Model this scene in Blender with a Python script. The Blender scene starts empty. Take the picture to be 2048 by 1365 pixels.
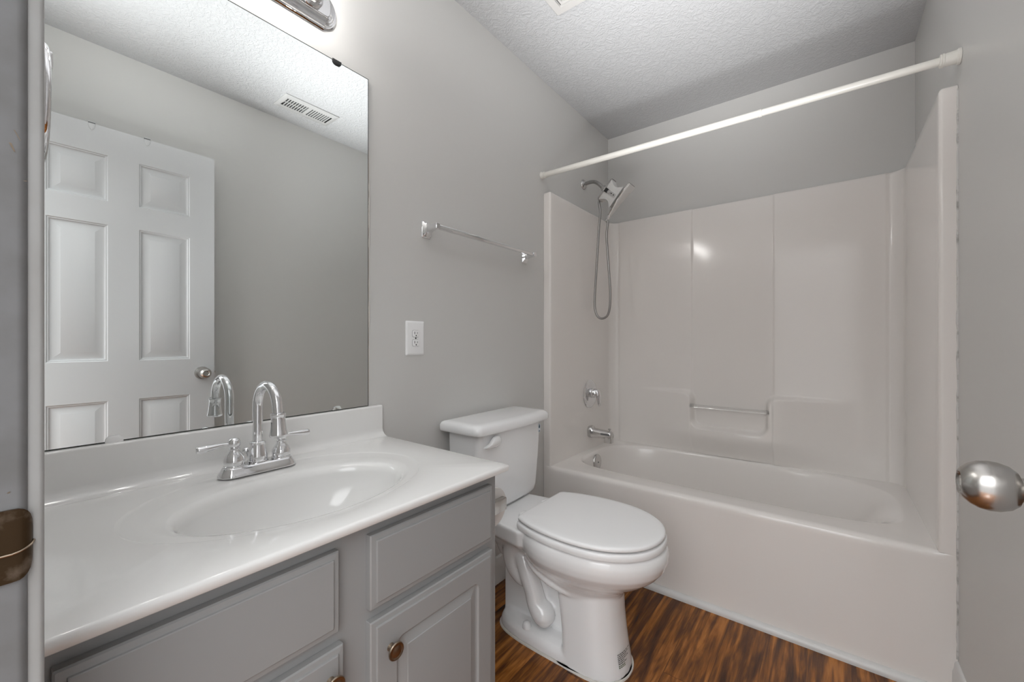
import bpy, bmesh, math, random
from math import sin, cos, pi, radians, sqrt
from mathutils import Vector, Matrix

random.seed(7)
SC = bpy.context.scene
COL = SC.collection

# ------------------------------------------------------------------ camera
W, YB, H = 1.487, 2.585, 2.44            # room width, back wall, ceiling height
cam_d = bpy.data.cameras.new('camera')
cam = bpy.data.objects.new('camera', cam_d); COL.objects.link(cam)
cam.location = (1.18, 0.0, 1.082)
cam.rotation_euler = (radians(90), 0, radians(37.7))
cam_d.sensor_fit = 'HORIZONTAL'; cam_d.sensor_width = 36.0
cam_d.lens = 821.0 / 2048.0 * 36.0
cam_d.clip_start = 0.01
SC.camera = cam

# ------------------------------------------------------------------ world, lights, exposure
world = bpy.data.worlds.new('world'); SC.world = world
world.use_nodes = True
wn_ = world.node_tree; wb = wn_.nodes['Background']
wtc = wn_.nodes.new('ShaderNodeTexCoord'); wsp = wn_.nodes.new('ShaderNodeSeparateXYZ'); wrp = wn_.nodes.new('ShaderNodeValToRGB')
wn_.links.new(wtc.outputs['Generated'], wsp.inputs[0]); wn_.links.new(wsp.outputs['Z'], wrp.inputs['Fac']); wn_.links.new(wrp.outputs['Color'], wb.inputs[0])
we = wrp.color_ramp.elements                              # the hall outside the door: dim walls, bright from above
we[0].position = 0.10; we[0].color = (0.25, 0.253, 0.257, 1)
we[1].position = 0.45; we[1].color = (0.97, 0.985, 1.0, 1)
wb.inputs[1].default_value = 1.0
BULB = 15.0
SC.view_settings.view_transform = 'Standard'
SC.view_settings.look = 'None'
SC.view_settings.gamma = 1.0
SC.view_settings.use_curve_mapping = False
SC.view_settings.exposure = 2.34
# unseen fill spots: one for a bounced strobe, one added for the far ceiling
def fill_spot(name, loc, target, energy, size, blend, soft):
    l = bpy.data.lights.new(name, 'SPOT')
    l.energy = energy; l.color = (0.965, 0.98, 1.0); l.spot_size = radians(size); l.spot_blend = blend; l.shadow_soft_size = soft
    o = bpy.data.objects.new(name, l); COL.objects.link(o)
    o.location = loc
    o.rotation_euler = (Vector(target) - Vector(loc)).to_track_quat('-Z', 'Y').to_euler()
fill_spot('bounce_fill', (0.80, 0.24, 1.60), (0.72, 0.40, 2.44), 12.0, 120, 1.0, 0.10)
fill_spot('forward_fill', (1.0, 0.16, 0.70), (0.80, 1.50, 2.42), 80.0, 46, 1.0, 0.30)

# ------------------------------------------------------------------ materials
def mat(name, color, rough=0.5, metal=0.0, coat=0.0, bump=None, spec=0.5, emit=None, trans=0.0, ior=1.5):
    m = bpy.data.materials.new(name); m.use_nodes = True
    nt = m.node_tree; b = nt.nodes['Principled BSDF']
    b.inputs['Base Color'].default_value = (*color, 1)
    b.inputs['Roughness'].default_value = rough
    b.inputs['Metallic'].default_value = metal
    b.inputs['Coat Weight'].default_value = coat
    b.inputs['Coat Roughness'].default_value = 0.05
    b.inputs['Specular IOR Level'].default_value = spec
    b.inputs['Transmission Weight'].default_value = trans
    b.inputs['IOR'].default_value = ior
    if emit:
        b.inputs['Emission Color'].default_value = (*emit[0], 1)
        b.inputs['Emission Strength'].default_value = emit[1]
    if bump:
        scale, strength, dist, detail = bump
        tc = nt.nodes.new('ShaderNodeTexCoord')
        n = nt.nodes.new('ShaderNodeTexNoise')
        n.inputs['Scale'].default_value = scale; n.inputs['Detail'].default_value = detail
        bp = nt.nodes.new('ShaderNodeBump')
        bp.inputs['Strength'].default_value = strength; bp.inputs['Distance'].default_value = dist
        nt.links.new(tc.outputs['Object'], n.inputs['Vector'])
        nt.links.new(n.outputs['Fac'], bp.inputs['Height'])
        nt.links.new(bp.outputs['Normal'], b.inputs['Normal'])
    return m

def mottled(name, c1, c2, scale, rough, lo=0.4, hi=0.7, **k):
    """paint or metal with a faint two-tone mottling"""
    m = mat(name, c1, rough, **k)
    nt = m.node_tree; b = nt.nodes['Principled BSDF']
    tc = nt.nodes.new('ShaderNodeTexCoord')
    n = nt.nodes.new('ShaderNodeTexNoise'); n.inputs['Scale'].default_value = scale; n.inputs['Detail'].default_value = 5
    r = nt.nodes.new('ShaderNodeValToRGB')
    r.color_ramp.elements[0].position = lo; r.color_ramp.elements[0].color = (*c1, 1)
    r.color_ramp.elements[1].position = hi; r.color_ramp.elements[1].color = (*c2, 1)
    nt.links.new(tc.outputs['Object'], n.inputs['Vector'])
    nt.links.new(n.outputs['Fac'], r.inputs['Fac'])
    nt.links.new(r.outputs['Color'], b.inputs['Base Color'])
    return m

M = {}
M['wall'] = mat('wall_paint', (0.66, 0.652, 0.632), 0.38, bump=(260, 0.06, 0.002, 3))
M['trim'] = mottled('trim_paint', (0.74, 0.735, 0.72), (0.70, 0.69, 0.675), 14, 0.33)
M['jamb'] = mottled('jamb_paint_shaded', (0.18, 0.18, 0.183), (0.15, 0.148, 0.146), 30, 0.4, bump=(60, 0.15, 0.002, 3))  # the jamb's shade is put into this colour, darker than its real paint
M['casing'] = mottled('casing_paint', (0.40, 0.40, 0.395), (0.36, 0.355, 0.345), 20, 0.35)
M['door'] = mat('door_paint', (0.62, 0.625, 0.63), 0.35, bump=(120, 0.05, 0.002, 4))
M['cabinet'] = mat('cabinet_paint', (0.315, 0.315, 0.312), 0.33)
M['marble'] = mat('cultured_marble', (0.83, 0.825, 0.81), 0.12, coat=0.3)
M['fiberglass'] = mat('fiberglass_gelcoat', (0.87, 0.832, 0.797), 0.12, coat=0.0, spec=0.48)
M['porcelain'] = mat('porcelain', (0.91, 0.91, 0.91), 0.07, coat=0.4)
M['plastic'] = mat('white_plastic', (0.93, 0.93, 0.93), 0.22)
M['almond'] = mat('almond_plastic', (0.80, 0.78, 0.725), 0.3)
M['chrome'] = mat('chrome', (0.80, 0.80, 0.81), 0.05, metal=1)
M['fixture'] = mat('fixture_chrome', (0.70, 0.70, 0.705), 0.07, metal=1)
M['brushed'] = mat('brushed_nickel', (0.50, 0.48, 0.455), 0.26, metal=1, bump=(400, 0.05, 0.0005, 2))
M['showermetal'] = mat('satin_metal', (0.62, 0.61, 0.60), 0.17, metal=1)
M['pewter'] = mottled('aged_pewter', (0.36, 0.29, 0.22), (0.20, 0.155, 0.115), 60, 0.3, metal=1)
M['mirror'] = mat('mirror_silver', (0.845, 0.87, 0.862), 0.0, metal=1)
M['mirror_edge'] = mat('mirror_glass_edge', (0.045, 0.05, 0.045), 0.25)
M['clear'] = mat('clear_acrylic', (0.96, 0.97, 0.97), 0.03, trans=1.0, ior=1.49)
M['dark'] = mat('dark_recess', (0.012, 0.012, 0.012), 0.7)
M['black'] = mat('black_plastic', (0.02, 0.02, 0.02), 0.35)
M['ink'] = mat('grey_ink', (0.14, 0.14, 0.14), 0.6)
M['greenink'] = mat('green_ink', (0.12, 0.17, 0.11), 0.6)
M['blueink'] = mat('blue_ink', (0.03, 0.09, 0.14), 0.6)
M['sticker'] = mat('white_sticker', (0.78, 0.82, 0.85), 0.35)
M['paper'] = mat('tissue_paper', (0.78, 0.75, 0.72), 0.9, bump=(300, 0.2, 0.001, 2))
M['cardboard'] = mat('cardboard', (0.32, 0.24, 0.17), 0.9)
M['caulk'] = mottled('caulk', (0.66, 0.65, 0.63), (0.35, 0.34, 0.32), 45, 0.6, lo=0.52, hi=0.72)
M['whitecaulk'] = mat('white_caulk', (0.72, 0.69, 0.64), 0.5)
M['ventpaint'] = mat('vent_paint', (0.48, 0.475, 0.465), 0.4)
M['fanplastic'] = mat('fan_plastic', (0.52, 0.505, 0.485), 0.4)
M['bulb'] = mat('bulb_glass', (1, 1, 1), 0.3, emit=((1.0, 0.985, 0.96), BULB))
M['handset'] = mat('grey_shower_plastic', (0.72, 0.71, 0.69), 0.3)
M['hose'] = mat('hose_metal', (0.36, 0.35, 0.34), 0.3, metal=1)
M['darkmetal'] = mat('dark_satin_metal', (0.40, 0.39, 0.38), 0.14, metal=1)
M['strike'] = mottled('worn_bronze', (0.050, 0.028, 0.011), (0.21, 0.16, 0.12), 70, 0.34, lo=0.52, hi=0.78, metal=0.6)

def ceiling_material():
    m = mat('ceiling_texture', (0.475, 0.475, 0.478), 0.8)
    nt = m.node_tree; b = nt.nodes['Principled BSDF']
    tc = nt.nodes.new('ShaderNodeTexCoord')
    n1 = nt.nodes.new('ShaderNodeTexNoise'); n1.inputs['Scale'].default_value = 16; n1.inputs['Detail'].default_value = 2
    mixv = nt.nodes.new('ShaderNodeVectorMath'); mixv.operation = 'MULTIPLY_ADD'
    mixv.inputs[1].default_value = (0.06, 0.06, 0.06)
    nt.links.new(tc.outputs['Object'], n1.inputs['Vector'])
    nt.links.new(n1.outputs['Color'], mixv.inputs[0]); nt.links.new(tc.outputs['Object'], mixv.inputs[2])
    n2 = nt.nodes.new('ShaderNodeTexNoise'); n2.inputs['Scale'].default_value = 62; n2.inputs['Detail'].default_value = 3
    n2.inputs['Roughness'].default_value = 0.55; n2.inputs['Distortion'].default_value = 0.9
    nt.links.new(mixv.outputs[0], n2.inputs['Vector'])
    r = nt.nodes.new('ShaderNodeValToRGB')
    e = r.color_ramp.elements
    e[0].position = 0.42; e[0].color = (0, 0, 0, 1)
    e[1].position = 0.60; e[1].color = (1, 1, 1, 1)
    nt.links.new(n2.outputs['Fac'], r.inputs['Fac'])
    bp = nt.nodes.new('ShaderNodeBump'); bp.inputs['Strength'].default_value = 0.42; bp.inputs['Distance'].default_value = 0.004
    nt.links.new(r.outputs['Color'], bp.inputs['Height']); nt.links.new(bp.outputs['Normal'], b.inputs['Normal'])
    return m
M['ceiling'] = ceiling_material()

def floor_material():
    m = mat('laminate_wood', (0.2, 0.1, 0.05), 0.26, coat=0.0, spec=0.35)
    nt = m.node_tree; b = nt.nodes['Principled BSDF']; N = nt.nodes.new; L = nt.links.new
    tc = N('ShaderNodeTexCoord')
    sep = N('ShaderNodeSeparateXYZ'); L(tc.outputs['Object'], sep.inputs[0])
    def mth(op, a, bb=None, v=None):
        n = N('ShaderNodeMath'); n.operation = op
        L(a, n.inputs[0])
        if bb is not None: L(bb, n.inputs[1])
        if v is not None: n.inputs[1].default_value = v
        return n.outputs[0]
    px = mth('DIVIDE', sep.outputs['X'], v=0.125)
    pid = mth('FLOOR', px)
    fr = mth('FRACT', px)
    wn = N('ShaderNodeTexWhiteNoise'); wn.noise_dimensions = '1D'; L(pid, wn.inputs['W'])
    off = mth('MULTIPLY', wn.outputs['Value'], v=9.0)
    ylong = mth('ADD', sep.outputs['Y'], off)
    ly = mth('DIVIDE', ylong, v=1.21)
    lid = mth('FLOOR', ly); lfr = mth('FRACT', ly)
    # stretched grain coordinates, different on every plank
    cz = mth('MULTIPLY_ADD', lid, v=3.7)
    comb = N('ShaderNodeCombineXYZ'); L(sep.outputs['X'], comb.inputs[0]); L(ylong, comb.inputs[1]); L(cz, comb.inputs[2])
    # broad figure
    mp = N('ShaderNodeMapping'); mp.inputs['Scale'].default_value = (9, 1.5, 1); L(comb.outputs[0], mp.inputs[0])
    nA = N('ShaderNodeTexNoise'); nA.inputs['Scale'].default_value = 1.6; nA.inputs['Detail'].default_value = 4; nA.inputs['Distortion'].default_value = 1.1
    L(mp.outputs[0], nA.inputs['Vector'])
    # growth lines: bands of the broad figure
    bands = mth('MULTIPLY', nA.outputs['Fac'], v=15.0)
    bs = mth('SINE', bands)
    bs2 = mth('MULTIPLY_ADD', bs, v=0.5)
    mp2 = N('ShaderNodeMapping'); mp2.inputs['Scale'].default_value = (52, 2.4, 1); L(comb.outputs[0], mp2.inputs[0])
    nB = N('ShaderNodeTexNoise'); nB.inputs['Scale'].default_value = 1.5; nB.inputs['Detail'].default_value = 6; nB.inputs['Roughness'].default_value = 0.65
    nB.inputs['Distortion'].default_value = 0.5
    L(mp2.outputs[0], nB.inputs['Vector'])
    mp3 = N('ShaderNodeMapping'); mp3.inputs['Scale'].default_value = (15, 1.6, 1); L(comb.outputs[0], mp3.inputs[0])
    nC = N('ShaderNodeTexNoise'); nC.inputs['Scale'].default_value = 1.3; nC.inputs['Detail'].default_value = 3; nC.inputs['Distortion'].default_value = 1.6
    L(mp3.outputs[0], nC.inputs['Vector'])
    s1 = mth('MULTIPLY', nB.outputs['Fac'], v=0.55)
    s2 = mth('MULTIPLY', nC.outputs['Fac'], v=0.75)
    s = mth('ADD', s1, s2)
    s3 = mth('MULTIPLY', bs, v=0.045)
    s = mth('ADD', s, s3)
    wv = mth('MULTIPLY', wn.outputs['Value'], v=0.08)
    s = mth('ADD', s, wv)
    r = N('ShaderNodeValToRGB'); e = r.color_ramp.elements
    e[0].position = 0.46; e[0].color = (0.028, 0.010, 0.004, 1)
    e[1].position = 0.90; e[1].color = (0.50, 0.185, 0.034, 1)
    for p, c in ((0.56, (0.080, 0.027, 0.008, 1)), (0.66, (0.13, 0.045, 0.011, 1)), (0.77, (0.27, 0.094, 0.017, 1))):
        k = e.new(p); k.color = c
    L(s, r.inputs['Fac'])
    # plank seams
    a1 = mth('LESS_THAN', fr, v=0.010)
    a2 = mth('LESS_THAN', lfr, v=0.0016)
    seam = mth('MAXIMUM', a1, a2)
    mx = N('ShaderNodeMix'); mx.data_type = 'RGBA'
    sm = mth('MULTIPLY', seam, v=0.55)
    L(sm, mx.inputs[0]); L(r.outputs['Color'], mx.inputs[6]); mx.inputs[7].default_value = (0.02, 0.008, 0.004, 1)
    L(mx.outputs[2], b.inputs['Base Color'])
    bp = N('ShaderNodeBump'); bp.inputs['Strength'].default_value = 0.12; bp.inputs['Distance'].default_value = 0.001
    L(nB.outputs['Fac'], bp.inputs['Height']); L(bp.outputs['Normal'], b.inputs['Normal'])
    return m
M['floor'] = floor_material()

# ------------------------------------------------------------------ mesh helpers
class MB:
    """collects vertices and faces of ONE mesh"""
    def __init__(s): s.v = []; s.f = []; s.mi = []; s.cur = 0
    def add(s, vs, fs):
        o = len(s.v); s.v += [tuple(v) for v in vs]
        for f in fs: s.f.append(tuple(i + o for i in f)); s.mi.append(s.cur)
        return s
    def loft(s, rings, cap0=False, cap1=False, closed=True):
        n = len(rings[0]); vs = [p for r in rings for p in r]; fs = []
        for i in range(len(rings) - 1):
            for j in range(n if closed else n - 1):
                k = (j + 1) % n
                fs.append((i*n + j, i*n + k, (i+1)*n + k, (i+1)*n + j))
        if cap0: fs.append(tuple(reversed(range(n))))
        if cap1: fs.append(tuple((len(rings)-1)*n + j for j in range(n)))
        return s.add(vs, fs)
    def box(s, x0, x1, y0, y1, z0, z1, bev=0.0, seg=2):
        bm = bmesh.new()
        bmesh.ops.create_cube(bm, size=1)
        for v in bm.verts:
            v.co = Vector(((x0+x1)/2 + v.co.x*(x1-x0), (y0+y1)/2 + v.co.y*(y1-y0), (z0+z1)/2 + v.co.z*(z1-z0)))
        if bev > 0:
            bmesh.ops.bevel(bm, geom=list(bm.edges), offset=bev, segments=seg, affect='EDGES', profile=0.5)
        bm.verts.index_update()
        s.add([v.co[:] for v in bm.verts], [[v.index for v in f.verts] for f in bm.faces]); bm.free()
        return s
    def tube(s, pts, rad, seg=12, caps=True, sub=0, flat=None):
        P = [Vector(p) for p in pts]
        R = [rad]*len(P) if not isinstance(rad, (list, tuple)) else list(rad)
        if sub:
            P, R = catmull(P, R, sub)
        n = len(P); rings = []
        T = [(P[min(i+1, n-1)] - P[max(i-1, 0)]).normalized() for i in range(n)]
        up = Vector((0, 0, 1)) if abs(T[0].z) < 0.9 else Vector((1, 0, 0))
        u = T[0].cross(up).normalized()
        for i in range(n):
            u = (u - T[i]*u.dot(T[i])).normalized(); w = T[i].cross(u)
            r2 = R[i] if flat is None else R[i]*flat
            rings.append([P[i] + u*(cos(2*pi*j/seg)*R[i]) + w*(sin(2*pi*j/seg)*r2) for j in range(seg)])
        return s.loft(rings, caps, caps)
    def lathe(s, prof, origin, axis=(0, 0, 1), seg=32, cap0=True, cap1=True):
        A = Vector(axis).normalized(); o = Vector(origin)
        u = A.cross(Vector((0, 0, 1)) if abs(A.z) < 0.9 else Vector((1, 0, 0))).normalized(); w = A.cross(u)
        rings = [[o + A*h + (u*cos(2*pi*j/seg) + w*sin(2*pi*j/seg))*r for j in range(seg)] for r, h in prof]
        return s.loft(rings, cap0, cap1)
    def extrude_y(s, prof, y0, y1, closed=True):
        """prof: list of (x, z); a prism along y"""
        return s.loft([[(x, y0, z) for x, z in prof], [(x, y1, z) for x, z in prof]], closed, closed, closed)
    def extrude_x(s, prof, x0, x1, closed=True):
        return s.loft([[(x0, y, z) for y, z in prof], [(x1, y, z) for y, z in prof]], closed, closed, closed)
    def extrude_z(s, prof, z0, z1, closed=True):
        return s.loft([[(x, y, z0) for x, y in prof], [(x, y, z1) for x, y in prof]], closed, closed, closed)

def catmull(P, R, sub):
    Q, S = [], []
    for i in range(len(P)-1):
        p0, p1, p2, p3 = P[max(i-1, 0)], P[i], P[i+1], P[min(i+2, len(P)-1)]
        for k in range(sub):
            t = k/sub
            Q.append(0.5*((2*p1) + (p2-p0)*t + (2*p0-5*p1+4*p2-p3)*t*t + (3*p1-p0-3*p2+p3)*t**3))
            S.append(R[i]*(1-t) + R[i+1]*t)
    Q.append(P[-1]); S.append(R[-1])
    return Q, S

OFF = {}
def wl(o):
    return OFF.get(o.name, Vector((0, 0, 0))) if o else Vector((0, 0, 0))

def obj(name, mb, m, parent=None, angle=40, flip_check=True):
    me = bpy.data.meshes.new(name)
    b = wl(parent)
    me.from_pydata([(v[0]-b.x, v[1]-b.y, v[2]-b.z) for v in mb.v], [], mb.f)
    ms = m if isinstance(m, (list, tuple)) else [m]
    for k in ms: me.materials.append(M[k])
    bm = bmesh.new(); bm.from_mesh(me)
    bmesh.ops.recalc_face_normals(bm, faces=bm.faces)
    bm.to_mesh(me); bm.free()
    if len(ms) > 1:
        for p, k in zip(me.polygons, mb.mi): p.material_index = k
    for p in me.polygons: p.use_smooth = True
    me.set_sharp_from_angle(angle=radians(angle))
    me.update()
    o = bpy.data.objects.new(name, me); COL.objects.link(o)
    if parent: o.parent = parent
    OFF[o.name] = b.copy()
    return o

def thing(name, label, cat, loc=(0, 0, 0), group=None):
    o = bpy.data.objects.new(name, None); COL.objects.link(o)
    o.location = loc; o.empty_display_size = 0.05
    o['label'] = label; o['category'] = cat
    if group: o['group'] = group
    OFF[o.name] = Vector(loc)
    return o

def tag(o, label, cat, group=None):
    o['label'] = label; o['category'] = cat
    if group: o['group'] = group
    return o

def struct(name, mb, m, parent=None, angle=40, label=None):
    o = obj(name, mb, m, parent, angle); o['kind'] = 'structure'
    if label: o['label'] = label
    return o

def rrect(a0, a1, b0, b1, r, n=5):
    """rounded rectangle outline, 4*(n+1) points"""
    out = []
    for (ca, cb, t0) in ((a1-r, b1-r, 0), (a0+r, b1-r, pi/2), (a0+r, b0+r, pi), (a1-r, b0+r, 1.5*pi)):
        for k in range(n+1):
            t = t0 + pi/2*k/n
            out.append((ca + r*cos(t), cb + r*sin(t)))
    return out

def superell(cx, cy, a, b, n, seg):
    out = []
    for k in range(seg):
        t = 2*pi*k/seg; c, s = cos(t), sin(t)
        out.append((cx + a*math.copysign(abs(c)**(2/n), c), cy + b*math.copysign(abs(s)**(2/n), s)))
    return out

def sstep(a, b, x):
    t = max(0.0, min(1.0, (x-a)/(b-a))); return t*t*(3-2*t)

# ------------------------------------------------------------------ room shell
TUB_Y = 1.797
struct('floor', MB().box(-0.12, W+0.12, -1.3, YB+0.1, -0.06, 0.0), 'floor')
struct('ceiling', MB().box(-0.12, W+0.12, -0.095, YB+0.1, H, H+0.08), 'ceiling')
struct('wall_left', MB().box(-0.12, 0.0, -0.095, YB+0.1, 0.0, H), 'wall')
struct('wall_back', MB().box(0.0, W, YB, YB+0.1, 0.0, H), 'wall')
struct('wall_right', MB().box(W, W+0.12, -0.095, YB+0.1, 0.0, H), 'wall')
# the door wall, with the doorway the camera stands in
DX0, DX1, DZ, WF = 0.690, 1.388, 2.045, 0.022
wf = MB()
wf.box(0.0, DX0-0.02, -0.095, WF, 0.0, H)
wf.box(DX1+0.02, W, -0.095, WF, 0.0, H)
wf.box(DX0-0.02, DX1+0.02, -0.095, WF, DZ+0.02, H)
struct('wall_front', wf, 'wall')
# jamb lining of the doorway (left leg, right leg, head) with the door stop
def jamb_prof(sgn, x):
    # plan profile (x, y); sgn +1: left leg whose face looks to +x
    f = lambda d: x + sgn*d
    p = [(f(-0.02), -0.1), (f(0), -0.1), (f(0), -0.075), (f(0.011), -0.073), (f(0.0115), -0.034), (f(0.0), -0.031)]
    p += [(f(0), 0.0165)]
    for k in range(1, 6):
        t = pi/2*k/5
        p.append((f(-0.006 + 0.006*cos(t)), 0.0165 + 0.006*sin(t)))
    p.append((f(-0.02), 0.0225))
    return p
jb = MB()
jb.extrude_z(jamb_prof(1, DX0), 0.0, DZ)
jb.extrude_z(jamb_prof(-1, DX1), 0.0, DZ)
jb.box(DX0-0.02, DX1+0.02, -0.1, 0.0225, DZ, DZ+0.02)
jamb = struct('trim_1', jb, 'jamb', angle=50, label='painted door jamb, darkened as in shade, with scuffs at the left edge')
# casing on the room side
def casing_prof(x, sgn):
    f = lambda d: x - sgn*d
    y0 = WF
    return [(f(0.0), y0), (f(0.0), y0+0.0060), (f(0.0015), y0+0.0086), (f(0.006), y0+0.0094), (f(0.014), y0+0.0096), (f(0.018), y0+0.0100),
            (f(0.032), y0+0.0109), (f(0.05), y0+0.0119), (f(0.0555), y0+0.0109), (f(0.057), y0+0.007), (f(0.057), y0)]
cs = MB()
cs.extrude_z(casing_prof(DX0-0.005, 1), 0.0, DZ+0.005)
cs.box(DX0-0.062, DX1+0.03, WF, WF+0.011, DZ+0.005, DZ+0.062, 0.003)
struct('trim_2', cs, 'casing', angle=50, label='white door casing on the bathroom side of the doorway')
# baseboards
def base_prof(d=0.013, h=0.118):
    return [(0, 0), (d, 0), (d, h*0.70), (d*0.92, h*0.74), (d*0.72, h*0.80), (d*0.66, h*0.92), (d*0.45, h*0.98), (d*0.15, h), (0, h)]
b = MB(); b.extrude_y([(x, z) for x, z in base_prof()], 0.800, TUB_Y-0.001)
struct('baseboard_left', b, 'trim')
b = MB(); b.extrude_y([(W-x, z) for x, z in base_prof()], WF, TUB_Y-0.001)
struct('baseboard_right', b, 'trim')
# quarter round at the foot of the tub
qr = [(TUB_Y-0.0005, 0.0), (TUB_Y-0.0195, 0.0)] + [(TUB_Y-0.0005-0.019*cos(t), 0.006+0.019*sin(t)) for t in [pi/2*k/7 for k in range(8)]]
struct('trim_3', MB().extrude_x(qr, 0.014, W-0.014), 'trim', label='white quarter round strip along the foot of the tub')
# lumpy caulk bead between tub flange and right wall
cb = MB(); random.seed(3)
pts, rr = [], []
z = 0.125
while z < 1.86:
    pts.append((W-0.001+random.uniform(-0.0006, 0.0006), TUB_Y-0.002, z)); rr.append(0.0030+random.uniform(-0.0008, 0.0013)); z += 0.022
cb.tube(pts, rr, 8)
struct('trim_4', cb, 'caulk', label='lumpy grey caulk bead between tub flange and right wall')
# ------------------------------------------------------------------ the open door, six panels, against the right wall
DF, DT = 1.366, 0.035      # face x, thickness
D0, D1 = 0.059, 0.743
DZ0, DZ1 = 0.012, 2.028
def panel_face(mb, axis, x, sgn, ya, yb, za, zb, steps, r=0.0, n=1):
    """nested rectangle rings; sgn: outward direction of the face along x; steps (inset, depth)"""
    rings = []
    for ins, dep, *rr in steps:
        rad = max(rr[0] if rr else r, 0.00005)
        rings.append([(x - sgn*dep, p, q) for p, q in rrect(ya+ins, yb-ins, za+ins, zb-ins, rad, n)])
    mb.loft(rings, False, True)
def six_panel_face(mb, x, sgn):
    ys = [D0, 0.162, 0.345, 0.449, 0.640, D1]
    zs = [DZ0, 0.225, 0.815, 0.992, 1.598, 1.702, 1.905, DZ1]
    for i in range(5):
        for j in range(7):
            if i in (1, 3) and j in (1, 3, 5):
                panel_face(mb, 0, x, sgn, ys[i], ys[i+1], zs[j], zs[j+1],
                           [(0, 0), (0.0035, 0.0035), (0.007, 0.0035), (0.0105, 0.0075), (0.013, 0.0085), (0.018, 0.0085), (0.040, 0.0022), (0.041, 0.0018)])
            else:
                mb.add([(x, ys[i], zs[j]), (x, ys[i+1], zs[j]), (x, ys[i+1], zs[j+1]), (x, ys[i], zs[j+1])], [(0, 1, 2, 3)])
dm = MB()
six_panel_face(dm, DF, -1); six_panel_face(dm, DF+DT, 1)
x0, x1 = DF, DF+DT
dm.add([(x0, D0, DZ0), (x1, D0, DZ0), (x1, D0, DZ1), (x0, D0, DZ1), (x0, D1, DZ0), (x1, D1, DZ0), (x1, D1, DZ1), (x0, D1, DZ1)],
       [(0, 1, 2, 3), (4, 5, 6, 7), (0, 1, 5, 4), (3, 2, 6, 7)])
me_door = struct('door_1', dm, 'door', angle=25, label='white six panel door standing open against the right wall, seen in the mirror')
KY, KZ = 0.690, 0.920
for s_, xf in ((-1, DF),):
    kb = MB().lathe([(0.0, -0.001), (0.032, -0.001), (0.032, 0.004), (0.029, 0.009), (0.020, 0.0115), (0.0135, 0.014), (0.0125, 0.022),
                     (0.0125, 0.0235)], (xf, KY, KZ), (s_, 0, 0), 40, True, False)
    rose = obj('knob_rose', kb, 'brushed', me_door)
    kb = MB().lathe([(0.0118, 0.0195), (0.0125, 0.0215), (0.0185, 0.024), (0.0235, 0.0295), (0.0265, 0.0375), (0.0272, 0.045), (0.0258, 0.0535), (0.0222, 0.0605), (0.0165, 0.0665),
                     (0.0138, 0.068), (0.0125, 0.0672), (0.0105, 0.0645), (0.0, 0.0640)], (xf, KY, KZ), (s_, 0, 0), 48, True, True)
    knob = obj('door_knob', kb, 'brushed', me_door, 50)
    kb = MB().lathe([(0.0, 0.0640), (0.0075, 0.0640), (0.0075, 0.0665), (0.0, 0.0665)], (xf, KY, KZ), (s_, 0, 0), 24)
    kb.box(xf-0.0672, xf-0.0655, KY-0.0006, KY+0.0006, KZ-0.004, KZ+0.004)
    obj('keyhole_cylinder', kb, 'brushed', knob)
kb = MB().lathe([(0.0, 0), (0.03, 0), (0.03, 0.004), (0.022, 0.009), (0.012, 0.012), (0.012, 0.02), (0.02, 0.025), (0.026, 0.035), (0.026, 0.045), (0.018, 0.056), (0.0, 0.058)],
                (DF+DT, KY, KZ), (1, 0, 0), 32)
obj('door_knob', kb, 'brushed', me_door)
obj('latch_plate', MB().box(DF+0.005, DF+0.03, D1-0.001, D1+0.0012, KZ-0.028, KZ+0.028, 0.0005).box(DF+0.011, DF+0.024, D1, D1+0.009, KZ-0.008, KZ+0.008, 0.002), 'brushed', me_door)
for zc in (0.24, 1.02, 1.83):
    h = MB().lathe([(0, -0.045), (0.0065, -0.045), (0.0065, 0.045), (0, 0.045)], (DF-0.004, D0-0.010, zc), (0, 0, 1), 14)
    h.box(DF-0.003, DF+0.03, D0-0.008, D0+0.0005, zc-0.044, zc+0.044)
    obj('hinge', h, 'strike', me_door)

# over the door hooks
def door_hook(y, lab):
    p = []
    out = [(-0.011, 0.006), (0.011, 0.006), (0.011, -0.012), (0.0075, -0.022), (0.0, -0.031), (-0.0075, -0.022), (-0.011, -0.012)]
    mb = MB()
    zc = DZ1
    mb.loft([[(DF-0.0008, y+a, zc+b_) for a, b_ in out], [(DF-0.0022, y+a, zc+b_) for a, b_ in out],
             [(DF-0.0036, y+a*0.72, zc+0.004+(b_-0.004)*0.80) for a, b_ in out]], True, True)
    mb.box(DF-0.002, DF+DT+0.002, y-0.011, y+0.011, zc+0.0004, zc+0.0024)
    mb.box(DF+DT+0.0006, DF+DT+0.0022, y-0.011, y+0.011, zc-0.02, zc+0.002)
    t = tag(obj('door_hook', mb, 'door', angle=20), lab, 'hook', 'over the door hooks')
    obj('hook_lip', MB().box(DF-0.0052, DF-0.0004, y-0.0110, y+0.0110, zc-0.0012, zc+0.0022), 'ink', t)
door_hook(0.294, 'small white hook over the door top, left one in the mirror')
door_hook(0.477, 'small white hook over the door top, right one nearer the knob side')

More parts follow.
